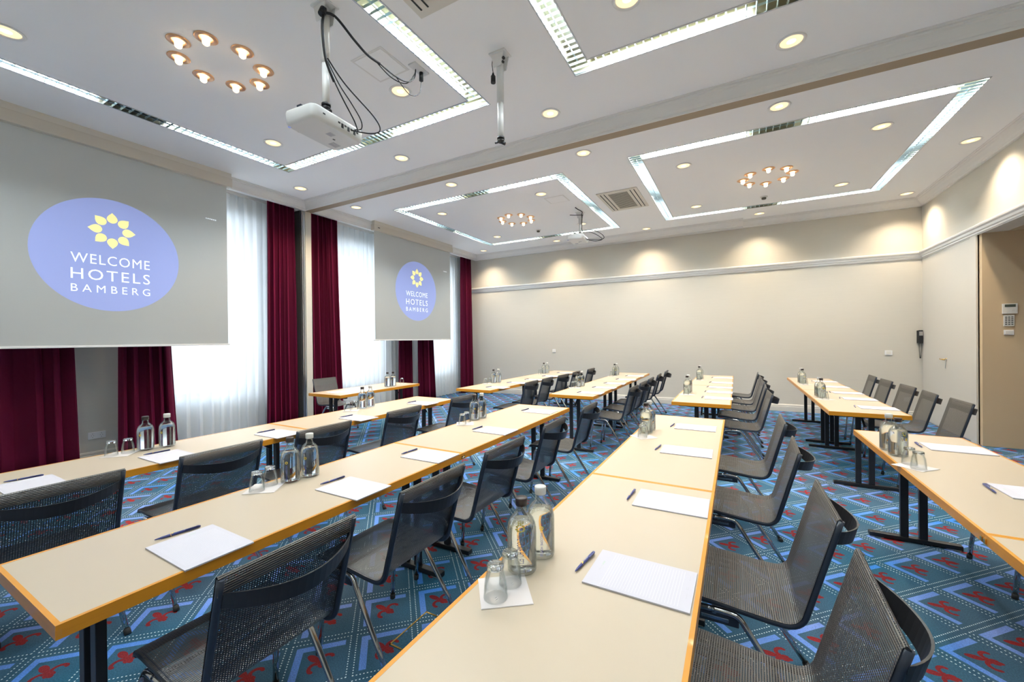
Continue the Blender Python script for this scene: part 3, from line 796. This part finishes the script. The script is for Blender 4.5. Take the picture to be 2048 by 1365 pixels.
e = tag(empty('keypad', (3.068, AY, 1.645)), 'small white keypad with fifteen dark buttons under the climate controller', 'keypad')
MB().box(-.047, .047, -.014, 0, -.072, .072, bev=.003).build('housing', 'ivory_plastic', e)
bt = MB()
for i in range(3):
    for j in range(5): bt.box(-.036+.027*i, -.018+.027*i, -.0165, -.0135, .038-.023*j, .048-.023*j)
bt.build('buttons', 'dark_gap', e)
e = tag(empty('light_switch', (3.068, AY, 1.49)), 'white wide switch at the bottom of the alcove panel column', 'switch')
MB().box(-.044, .044, -.012, 0, -.030, .034, bev=.003).build('plate', 'socket_white', e)
MB().box(-.034, .034, -.016, -.012, -.022, .026, bev=.002).build('rocker', 'ivory_plastic', e)
# floor box
e = tag(empty('floor_box', (-1.33, 1.56, 0)), 'flush floor outlet lid with brass rim and carpet inlay beside the middle table row', 'floor box')
fb = MB()
for (a, b_, c_, d_) in ((-.15, .15, -.135, -.127), (-.15, .15, .127, .135), (-.15, -.142, -.135, .135), (.142, .15, -.135, .135)): fb.box(a, b_, c_, d_, 0, .003)
fb.build('rim', 'brass', e)
MB().box(-.14, .14, -.125, .125, .0, .0015).build('lid', 'carpet', e)

# ------------------------------------------------------------------ tables
def make_table(L, Wd=.60, name='folding_table'):
    """origin on the floor at the table centre, long side along y"""
    e = empty(name)
    T = .74; th = .038; h_ = L/2; a = Wd/2; ed = .012
    MB().box(-a+ed, a-ed, -h_+ed, h_-ed, T-th+.006, T).build('table_top', 'laminate', e)
    m = MB()
    for (x0, x1, y0, y1) in ((-a, -a+ed, -h_, h_), (a-ed, a, -h_, h_), (-a+ed, a-ed, -h_, -h_+ed), (-a+ed, a-ed, h_-ed, h_)): m.box(x0, x1, y0, y1, T-th, T+.0004)
    m.build('wood_edge', 'wood_edge', e)
    for s in (-1, 1):
        for q in (-1, 1): MB().box(s*a-.0006, s*a+.0006, q*h_-.012*(q > 0)-.0006*(q < 0)-.0, q*h_+.012*(q < 0)+.0006*(q > 0), T-th+.008, T-.012).build('finger_joint', 'wood_end', e)
    for s in (-1, 1):
        y = s*(h_-.15)
        l = MB()
        for q in (-1, 1): l.box(q*.050-.022, q*.050+.022, y-.014, y+.014, .028, T-th, bev=.003)
        l.box(-a+.06, a-.06, y-.02, y+.02, T-th-.028, T-th, bev=.003)
        l.prism([(y-s*.01, .58), (y-s*.01, .60), (y-s*.16, T-th), (y-s*.18, T-th)], 'x', -.008, .008)
        lg = l.build('leg', 'black_steel', e)
        MB().box(-a+.055, a-.055, y-.024, y+.024, .004, .034, bev=.006).build('foot_bar', 'black_steel', lg)
        for q in (-1, 1): MB().box(q*(a-.10)-.035, q*(a-.10)+.035, y-.02, y+.02, 0, .0055).build('glide', 'ivory_plastic', lg)
    return e
# rows: (x centre, name)
NEAR = [(-3.355, 'row nearest the windows'), (-1.845, 'second row from the windows'), (-.395, 'third row from the windows'), (1.09, 'row nearest the right wall')]
FAR = [(-3.385, 'far row nearest the windows'), (-1.870, 'far second row from the windows'), (-.355, 'far third row from the windows'), (1.08, 'far row nearest the right wall')]
YS0, YS1, YS2 = .345, 2.135, 4.045
tA = make_table(YS1-YS0-.002); tB = make_table(YS2-YS1-.002); tC = make_table(1.868)
def put(proto, used, loc, rz=0):
    o = proto if proto.name not in used else copy_tree(proto)
    used.add(proto.name); o.location = loc; o.rotation_euler.z = rz; return o
used = set()
for i, (x, nm) in enumerate(NEAR):
    o = put(tA, used, (x, (YS0+YS1)/2, 0)); tag(o, 'cream folding table, nearer camera, near block, %s' % nm, 'table', 'folding tables in the near block')
    o = put(tB, used, (x, (YS1+YS2)/2, 0)); tag(o, 'cream folding table, just before the aisle gap, near block, %s' % nm, 'table', 'folding tables in the near block')
for i, (x, nm) in enumerate(FAR):
    o = put(tC, used, (x, 4.94+.935, 0)); tag(o, 'cream folding table just beyond the aisle gap, %s' % nm, 'table', 'folding tables in the far block')
    o = put(tC, used, (x, 4.94+.935+1.87, 0)); tag(o, 'cream folding table, closest to the back wall in the %s' % nm, 'table', 'folding tables in the far block')
tz = make_table(1.60, .64); tz.location = (-4.975, 4.44, 0); tz.rotation_euler.z = R(1.5)
tag(tz, 'single presenter table with wooden edge standing by the curtains near the beam post', 'table')
# seam clamps
cl = empty('table_clamp'); MB().box(-.002, .004, -.018, -.004, .708, .726, bev=.001).build('hook', 'brass', cl); MB().box(-.002, .004, .004, .018, .708, .726, bev=.001).build('hook', 'brass', cl); MB().tube([(.004, -.010, .712), (.006, .0, .716), (.004, .010, .720)], .002, 6).build('link', 'steel', cl)
for i, (x, nm) in enumerate(((-1.845+.300, 'second row from the windows'), (1.09-.304, 'row nearest the right wall'))):
    o = cl if i == 0 else copy_tree(cl); o.location = (x, YS1, 0)
    tag(o, 'small metal clamp joining the two near tables of the %s' % nm, 'clamp', 'table joining clamps')

# ------------------------------------------------------------------ chairs
def make_chair():
    """origin on the floor below the front edge of the seat; the sitter faces -x, the back is at +x"""
    e = empty('stacking_chair')
    hw = .222
    # side profile of the sling (s, z)
    prof = [(-.004, .432), (.000, .450), (.012, .461), (.06, .463), (.14, .458), (.24, .449), (.33, .441), (.375, .440)]
    # bend
    cx_, cz_, rb = .378, .495, .055
    for k in range(1, 7):
        a = R(-90+ (90-16)*k/6); prof.append((cx_+rb*math.cos(a), cz_+rb*math.sin(a)))
    s1, z1 = prof[-1]
    for k in range(1, 9):
        t = k/8; prof.append((s1+(.530-s1)*t, z1+(.842-z1)*t))
    prof.append((.537, .848)); prof.append((.544, .842)); prof.append((.5365, .79))
    b = MB(); uvl = b.bm.loops.layers.uv.new('UVMap')
    d = [0]
    for i in range(1, len(prof)): d.append(d[-1]+math.dist(prof[i], prof[i-1]))
    nv = 6; G = [[b.bm.verts.new((s, -hw+2*hw*j/nv, z)) for j in range(nv+1)] for s, z in prof]
    for i in range(len(prof)-1):
        for j in range(nv):
            f_ = b.bm.faces.new((G[i][j], G[i+1][j], G[i+1][j+1], G[i][j+1])); f_.smooth = True
            for lp_, (ii, jj) in zip(f_.loops, ((i, j), (i+1, j), (i+1, j+1), (i, j+1))): lp_[uvl].uv = (d[ii], 2*hw*jj/nv)
    # front face must look up / forward (-x)
    b.bm.faces.ensure_lookup_table()
    if b.bm.faces[3*nv].normal.z == 0: b.bm.normal_update()
    b.bm.normal_update()
    if b.bm.faces[4*nv].normal.z < 0: bmesh.ops.reverse_faces(b.bm, faces=b.bm.faces)
    sl = b.build('mesh_seat_and_back', 'chair_mesh', e, recalc=False)
    # side tubes under the sling edge
    pc = prof[1:-3]
    off = []
    for i, (s, z) in enumerate(pc):
        p0 = pc[max(i-1, 0)]; p1 = pc[min(i+1, len(pc)-1)]
        tx, tz_ = p1[0]-p0[0], p1[1]-p0[1]; L = math.hypot(tx, tz_); off.append((s+tz_/L*.011, z-tx/L*.011))
    for q in (-1, 1):
        MB().tube([(s, q*(hw-.008), z) for s, z in off], .0115, 10, ry=.010).build('side_rail', 'dark_frame', e)
    # front cross tube and rear cross tube
    MB().tube([(.02, -hw+.01, .444), (.02, hw-.01, .444)], .008, 8).build('cross_tube', 'dark_frame', e)
    MB().tube([(.15, -hw+.0, .415), (.15, hw-.0, .415)], .010, 10).build('cross_tube', 'chrome', e)
    # bowed grip behind the back
    g = MB(); n = 18; V_ = []
    for k in range(n+1):
        t = k/n; y = -hw+.012+(2*hw-.024)*t; bow = .100*(math.sin(math.pi*t)**.75)
        def sx(z): return .431+.099*(z-.48)/.362+.010+bow
        za, zb_ = .797-.020*math.sin(math.pi*t), .752-.034*math.sin(math.pi*t)
        V_.append([g.bm.verts.new((sx(za), y, za)), g.bm.verts.new((sx(za)+.006, y, za)), g.bm.verts.new((sx(zb_)+.006, y, zb_)), g.bm.verts.new((sx(zb_), y, zb_))])
    for k in range(n):
        for c_ in range(4):
            f_ = g.bm.faces.new((V_[k][c_], V_[k][(c_+1) % 4], V_[k+1][(c_+1) % 4], V_[k+1][c_])); f_.smooth = False
    g.bm.faces.new(V_[0]); g.bm.faces.new(V_[-1][::-1]); g.build('back_grip', 'handle_black', e)
    # legs: slanted chrome A-frame on each side
    for q in (-1, 1):
        y0 = q*(hw-.006); y1 = q*(hw+.012)
        fl = [(.020, y1, .0), (.055, y0+q*.004, .36), (.064, y0, .395), (.085, y0, .415), (.14, y0, .420)]
        rl = [(.508, y1, .0), (.262, y0+q*.004, .375), (.240, y0, .404), (.212, y0, .418), (.14, y0, .420)]
        for P in (fl, rl):
            pth = [Vector(P[0]), Vector(P[0]).lerp(Vector(P[1]), .5), Vector(P[1])]+bez(P[1:], 4)[1:]
            lg = MB().tube(pth, .0115, 10).build('leg', 'chrome', e)
            p0, p1 = Vector(P[0]), Vector(P[1]); dr = (p1-p0).normalized()
            MB().tube([p0+Vector((0, 0, .0005)), p0+dr*.028], .014, 10).build('foot_cap', 'rubber', lg)
        br = MB(); br.box(.075, .235, y0-.006, y0+.006, .372, .412, bev=.006); 
        bo = br.build('side_bracket', 'dark_frame', e)
        MB().box(.105, .200, y0-.0075, y0+.0075, .384, .398, bev=.002).build('bracket_slot', 'chrome', bo)
    return e
CH0 = make_chair(); chused = [False]
def chair(xback, y, label, group, rz=0.0, flip=False):
    o = CH0 if not chused[0] else copy_tree(CH0); chused[0] = True
    a = rz+(math.pi if flip else 0)
    ox = xback-.53*math.cos(a); oy = y-.53*math.sin(a)
    o.location = (ox, oy, 0); o.rotation_euler.z = a
    tag(o, label, 'chair', group)
rowlab = ['row by the windows', 'second row from windows', 'third row from windows', 'row by the right wall']
chn = [[.62, 1.29, 1.97, 2.80, 3.72], [.785, 1.46, 2.12, 2.87, 3.72], [1.31, 1.965, 2.86, 3.71], [2.85, 3.56]]
xbn = [-2.665, -1.215, .300, 1.85]
jit = random.Random(3)
for r_, (xb, ys_) in enumerate(zip(xbn, chn)):
    for k, y in enumerate(ys_):
        chair(xb-.008+jit.uniform(-.006, .006), y, 'black mesh chair, %s from the camera in the near block, %s' % (ORD[k], rowlab[r_]), 'mesh chairs in the near block', R(jit.uniform(-2, 2)))
chf = [[5.42, 6.00, 6.66, 7.42, 8.20], [5.37, 6.00, 6.60, 7.35, 8.15], [5.42, 6.08, 6.80, 7.45, 8.23], [5.42, 6.10, 6.80, 7.55, 8.25]]
xbf = [-2.665, -1.175, .31, 1.845]
for r_, (xb, ys_) in enumerate(zip(xbf, chf)):
    for k, y in enumerate(ys_):
        chair(xb+jit.uniform(-.012, .012), y, 'black mesh chair, %s from the camera in the far block, %s' % (ORD[k], rowlab[r_]), 'mesh chairs in the far block', R(jit.uniform(-2.5, 2.5)))
chair(-6.10, 4.50, 'black mesh chair behind the presenter table, back to the curtains', None, R(2), flip=True)

# ------------------------------------------------------------------ table ware
TZ = .7406
def make_pad():
    """writing pad, heading towards -x, 297 x 210 mm"""
    e = empty('writing_pad')
    MB().box(-.1485, .1485, -.105, .105, 0, .0048).build('paper_block', 'paper', e)
    MB().box(-.1487, .1487, -.1052, .1052, 0, .0010).build('backing_card', 'card_edge', e)
    l = MB()
    for k in range(27): l.box(-.098+.0082*k, -.0974+.0082*k, -.092, .092, .0048, .00495)
    l.build('ruled_lines', 'print_line', e)
    h_ = MB(); bm = text_mesh('WELCOME', .032, .005, 1.1); add_bm(h_, bm, Matrix(((0, -1, 0, -.118), (1, 0, 0, -.020), (0, 0, 1, .0051), (0, 0, 0, 1)))); h_.build('heading', 'print_grey', e, recalc=False)
    h_ = MB(); bm = text_mesh('HOTELS', .022, .005, 1.1); add_bm(h_, bm, Matrix(((0, -1, 0, -.118), (1, 0, 0, .014), (0, 0, 1, .0051), (0, 0, 0, 1)))); h_.build('heading_tail', 'print_green', e, recalc=False)
    t = MB()
    for (y, w_) in ((.05, .03), (.0, .014), (-.045, .025)): t.box(.132, .1332, y, y+w_, .0048, .0050)
    t.box(.128, .129, .0, .012, .0048, .0050)
    t.build('footer_print', 'print_grey', e)
    return e
def make_pen():
    """pen along y, clip side towards +y"""
    e = empty('ballpoint_pen')
    MB().tube([(0, -.070, .0055), (0, -.066, .0055), (0, -.050, .0055), (0, -.030, .0055), (0, .060, .0055), (0, .068, .0055), (0, .070, .0055)], [.0010, .0022, .0042, .0050, .0050, .0042, .0028], 12).build('barrel', 'navy', e)
    c_ = MB(); c_.box(.0035, .0075, .018, .062, .0090, .0118, bev=.001); c_.box(-.001, .0060, .056, .064, .0070, .0112); c_.build('clip', 'navy', e)
    MB().tube([(0, -.024, .0055), (0, -.022, .0055)], .0053, 12).build('ring', 'brass', e)
    m = MB(); m.box(-.0022, .0022, -.020, -.015, .0102, .0108); m.build('yellow_mark', 'print_yellow', e)
    t = MB(); bm = text_mesh('WELCOME HOTELS', .034, .0028, 1.05); add_bm(t, bm, Matrix(((0, -1, 0, .0014), (1, 0, 0, -.012), (0, 0, 1, .0108), (0, 0, 0, 1)))); t.build('lettering', 'print_white', e, recalc=False)
    return e
def make_bottle(cap):
    e = empty('water_bottle')
    out = [(0, .002), (.034, .0), (.0440, .003), (.0465, .010), (.0465, .118), (.0458, .134), (.0430, .149), (.0370, .163), (.0280, .174), (.0205, .181), (.0175, .188), (.0168, .205)]
    inn = [(.0148, .205), (.0155, .188), (.0185, .180), (.0262, .1715), (.0350, .161), (.0408, .148), (.0436, .133), (.0442, .118), (.0442, .014), (.040, .010), (0, .013)]
    MB().lathe(out+inn, 40).build('glass_body', 'thin_glass', e)
    wt = [(0, .0135), (.0395, .0108), (.0438, .0148), (.0438, .118), (.0432, .1325), (.0405, .147), (.0365, .1565), (0, .1565)]
    MB().lathe(wt, 36).build('water', 'water', e)
    if cap == 'dark': MB().lathe([(0, .229), (.0180, .229), (.0190, .227), (.0190, .2055), (.0165, .2050), (0, .2050)], 28).build('cap', 'cap_dark', e)
    else: MB().lathe([(0, .231), (.0185, .231), (.0195, .229), (.0195, .2055), (.0175, .2050), (0, .2050)], 28).build('cap', 'cap_clear', e)
    # emblem on the outside: yellow flower ring and upright blue lettering
    m = MB()
    def on(ang, z, r=.04675): return (r*math.cos(ang), r*math.sin(ang), z)
    for k in range(8):
        a = R(45*k); c0 = (math.cos(a)*.0052, math.sin(a)*.0052)
        q = [(c0[0]+.0021*math.cos(R(72*j)), c0[1]+.0021*math.sin(R(72*j))) for j in range(5)]
        m.bm.faces.new([m.bm.verts.new(on(p[0]/.0465, .108+p[1])) for p in q])
    m.build('flower_mark', 'print_yellow', e, recalc=False)
    t = MB(); bm = text_mesh('WELCOME HOTELS', .078, .0085, 1.1)
    for v in bm.verts: v.co = Vector(on((v.co.y-.004)/.0465, .094-v.co.x))
    add_bm(t, bm, Matrix.Identity(4)); t.build('lettering', 'print_blue', e, recalc=False)
    return e
def make_tumbler():
    """upside-down tumbler standing on its mouth"""
    e = empty('tumbler')
    out = [(.0335, 0), (.0340, .001), (.0325, .030), (.0290, .058), (.0252, .070), (.0240, .078), (.0245, .090), (.0225, .0940), (0, .0930)]
    inn = [(0, .080), (.0200, .079), (.0225, .069), (.0268, .057), (.0302, .030), (.0318, .001), (.0335, 0)]
    MB().lathe(out+inn, 36, closed=False).build('glass_body', 'thin_glass', e)
    MB().lathe([(0, .0935), (.0215, .0935), (.0236, .0895), (.0233, .081), (.0215, .0805), (0, .0812)], 32).build('thick_base', 'glass', e)
    m = MB()
    for (a0, z, w_) in ((-.20, .017, .16), (-.16, .0125, .20)):
        pts_ = [(.0342*math.cos(a0+w_*k/6), .0342*math.sin(a0+w_*k/6), z+.004*k/6) for k in range(7)]; m.tube([(p[0]*(1-.05*z/.03), p[1]*(1-.05*z/.03), p[2]) for p in pts_], .0006, 5)
    m.build('printed_mark', 'print_grey', e)
    return e
def make_napkin():
    e = empty('paper_napkin'); 
    b = MB(); b.box(-.072, .072, -.072, .072, .0005, .0013); b.box(-.0705, .0705, -.0708, .0708, .0013, .0020)
    b.build('sheet', 'napkin', e); return e
PAD, PEN, BD, BC, TU, NA = make_pad(), make_pen(), make_bottle('dark'), make_bottle('clear'), make_tumbler(), make_napkin()
us = set()
def place(proto, x, y, z, rz, label, cat, group):
    o = proto if proto.name not in us else copy_tree(proto)
    us.add(proto.name); o.location = (x, y, z); o.rotation_euler.z = rz; tag(o, label, cat, group); return o
# pads: near rows (x left edge, y) and far rows
pads = {0: ('near row by the windows', [(-3.345, .64), (-3.335, 1.22), (-3.315, 1.92), (-3.27, 2.66), (-3.32, 3.61)]),
        1: ('near second row', [(-1.835, .733), (-1.812, 1.38), (-1.84, 2.00-.012), (-1.835, 2.775), (-1.875, 3.71)]),
        2: ('near third row', [(-.408, 1.262), (-.405, 1.905), (-.432, 2.81), (-.442, 3.58)]),
        3: ('near row by the right wall', [(1.065, 2.75), (1.075, 3.63)]),
        4: ('far row by the windows', [(-3.30, 5.28), (-3.33, 5.97), (-3.30, 6.55), (-3.30, 7.30), (-3.32, 8.10)]),
        5: ('far second row', [(-1.845, 5.26), (-1.84, 5.90), (-1.845, 6.50), (-1.83, 7.20), (-1.84, 7.95)]),
        6: ('far third row', [(-.34, 5.42), (-.345, 6.02), (-.35, 6.60), (-.35, 7.28), (-.36, 8.15)]),
        7: ('far row by the right wall', [(1.085, 5.33), (1.08, 6.00), (1.08, 6.58), (1.08, 7.30), (1.09, 8.10)])}
jit = random.Random(9)
for r_, (nm, L) in pads.items():
    for k, (x, y) in enumerate(L):
        rz = R(jit.uniform(-2.2, 2.2)) if r_ > 3 else R(jit.uniform(-1.2, 1.2))
        place(PAD, x+.1485, y, TZ, rz, 'white writing pad, %s from the camera on the %s' % (ORD[k], nm), 'writing pad', 'writing pads on the tables')
        dx = -.028 if r_ != 1 else -.032
        place(PEN, x+dx, y+.012+jit.uniform(-.01, .01), TZ, R(-5+jit.uniform(-4, 4)), 'navy pen by pad, %s from the camera on the %s' % (ORD[k], nm), 'pen', 'navy pens beside the pads')
# water groups: (dark bottle, clear bottle, glass a, glass b)
wat = [('near end of the row by the windows', (-3.54, 1.225), (-3.512, 1.335), (-3.556, 1.055), (-3.548, 1.135)),
       ('far end of the near row by the windows', (-3.555, 3.08), (-3.565, 3.20), (-3.535, 2.87), (-3.545, 2.97)),
       ('near end of the near second row', (-2.045, 1.30), (-2.030, 1.40), (-2.055, 1.135), (-2.078, 1.214)),
       ('far end of the near second row', (-2.090, 3.075), (-2.085, 3.185), (-2.06, 2.845), (-2.085, 2.945)),
       ('near end of the near third row', (-.600, 1.140), (-.586, 1.252), (-.600, .978), (-.596, 1.056)),
       ('far end of the near third row', (-.612, 3.235), (-.608, 3.345), (-.605, 3.050), (-.612, 3.140)),
       ('near row by the right wall', (.853, 3.285), (.845, 3.425), (.862, 3.000), (.848, 3.085)),
       ('near half of the far row by the windows', (-3.565, 5.82), (-3.53, 5.92), (-3.60, 5.62), (-3.59, 5.72)),
       ('far half of the far row by the windows', (-3.54, 7.80), (-3.52, 7.92), (-3.55, 7.62), (-3.55, 7.71)),
       ('near half of the far second row', (-2.10, 5.88), (-2.085, 5.99), (-2.115, 5.68), (-2.11, 5.77)),
       ('far half of the far second row', (-2.08, 7.90), (-2.07, 8.01), (-2.09, 7.70), (-2.09, 7.79)),
       ('near half of the far third row', (-.57, 5.78), (-.565, 5.89), (-.565, 5.58), (-.57, 5.67)),
       ('far half of the far third row', (-.57, 7.75), (-.56, 7.86), (-.565, 7.55), (-.57, 7.64)),
       ('near half of the far row by the right wall', (.875, 6.00), (.870, 6.11), (.885, 5.80), (.88, 5.89)),
       ('far half of the far row by the right wall', (.885, 7.65), (.88, 7.76), (.90, 7.46), (.895, 7.55))]
for nm, bd, bc, g1, g2 in wat:
    a_ = R(jit.uniform(-70, -20))
    place(BD, *bd, TZ, R(-55) if 'third' not in nm else R(120), 'glass water bottle with black cap, %s' % nm, 'water bottle', 'water bottles with black caps')
    place(BC, *bc, TZ, R(-62), 'glass water bottle with clear cap, %s' % nm, 'water bottle', 'water bottles with clear caps')
    cx_, cy_ = (g1[0]+g2[0])/2, (g1[1]+g2[1])/2
    place(NA, cx_+.004, cy_, TZ-.0004, R(40+jit.uniform(-6, 6)), 'white paper napkin under two tumblers, %s' % nm, 'napkin', 'paper napkins under the tumblers')
    place(TU, *g1, TZ+.0026, R(-50), 'upturned tumbler, nearer one of two, %s' % nm, 'drinking glass', 'upturned tumblers')
    place(TU, *g2, TZ+.0026, R(-45), 'upturned tumbler, farther one of two, %s' % nm, 'drinking glass', 'upturned tumblers')
# presenter table
place(BD, -4.83, 4.68, TZ, R(-60), 'left water bottle with black cap on the presenter table', 'water bottle', 'water bottles with black caps')
place(BD, -4.81, 4.78, TZ, R(-60), 'right water bottle with black cap on the presenter table', 'water bottle', 'water bottles with black caps')
place(NA, -4.93, 5.10, TZ-.0004, R(15), 'paper napkin at the far end of the presenter table', 'napkin', 'paper napkins under the tumblers')
place(TU, -4.93, 5.10, TZ+.0026, 0, 'upturned tumbler at the far end of the presenter table', 'drinking glass', 'upturned tumblers')
def sheet(x, y, rz, w_, h_, label, ycol):
    e = tag(empty('leaflet', (x, y, TZ), rz), label, 'leaflet')
    MB().box(-w_/2, w_/2, -h_/2, h_/2, 0, .0018).build('page', 'paper', e)
    if ycol:
        m = MB(); m.box(-w_*.35, w_*.35, -h_*.30, -h_*.16, .0018, .0020); m.box(-w_*.35, w_*.1, h_*.12, h_*.22, .0018, .0020); m.build('yellow_print', 'print_yellow', e)
sheet(-4.98, 3.88, R(80), .21, .30, 'glossy leaflet with yellow print at the near end of the presenter table', True)
sheet(-5.00, 4.30, R(86), .21, .30, 'plain white sheet in the middle of the presenter table', False)
bpy.context.view_layer.update()
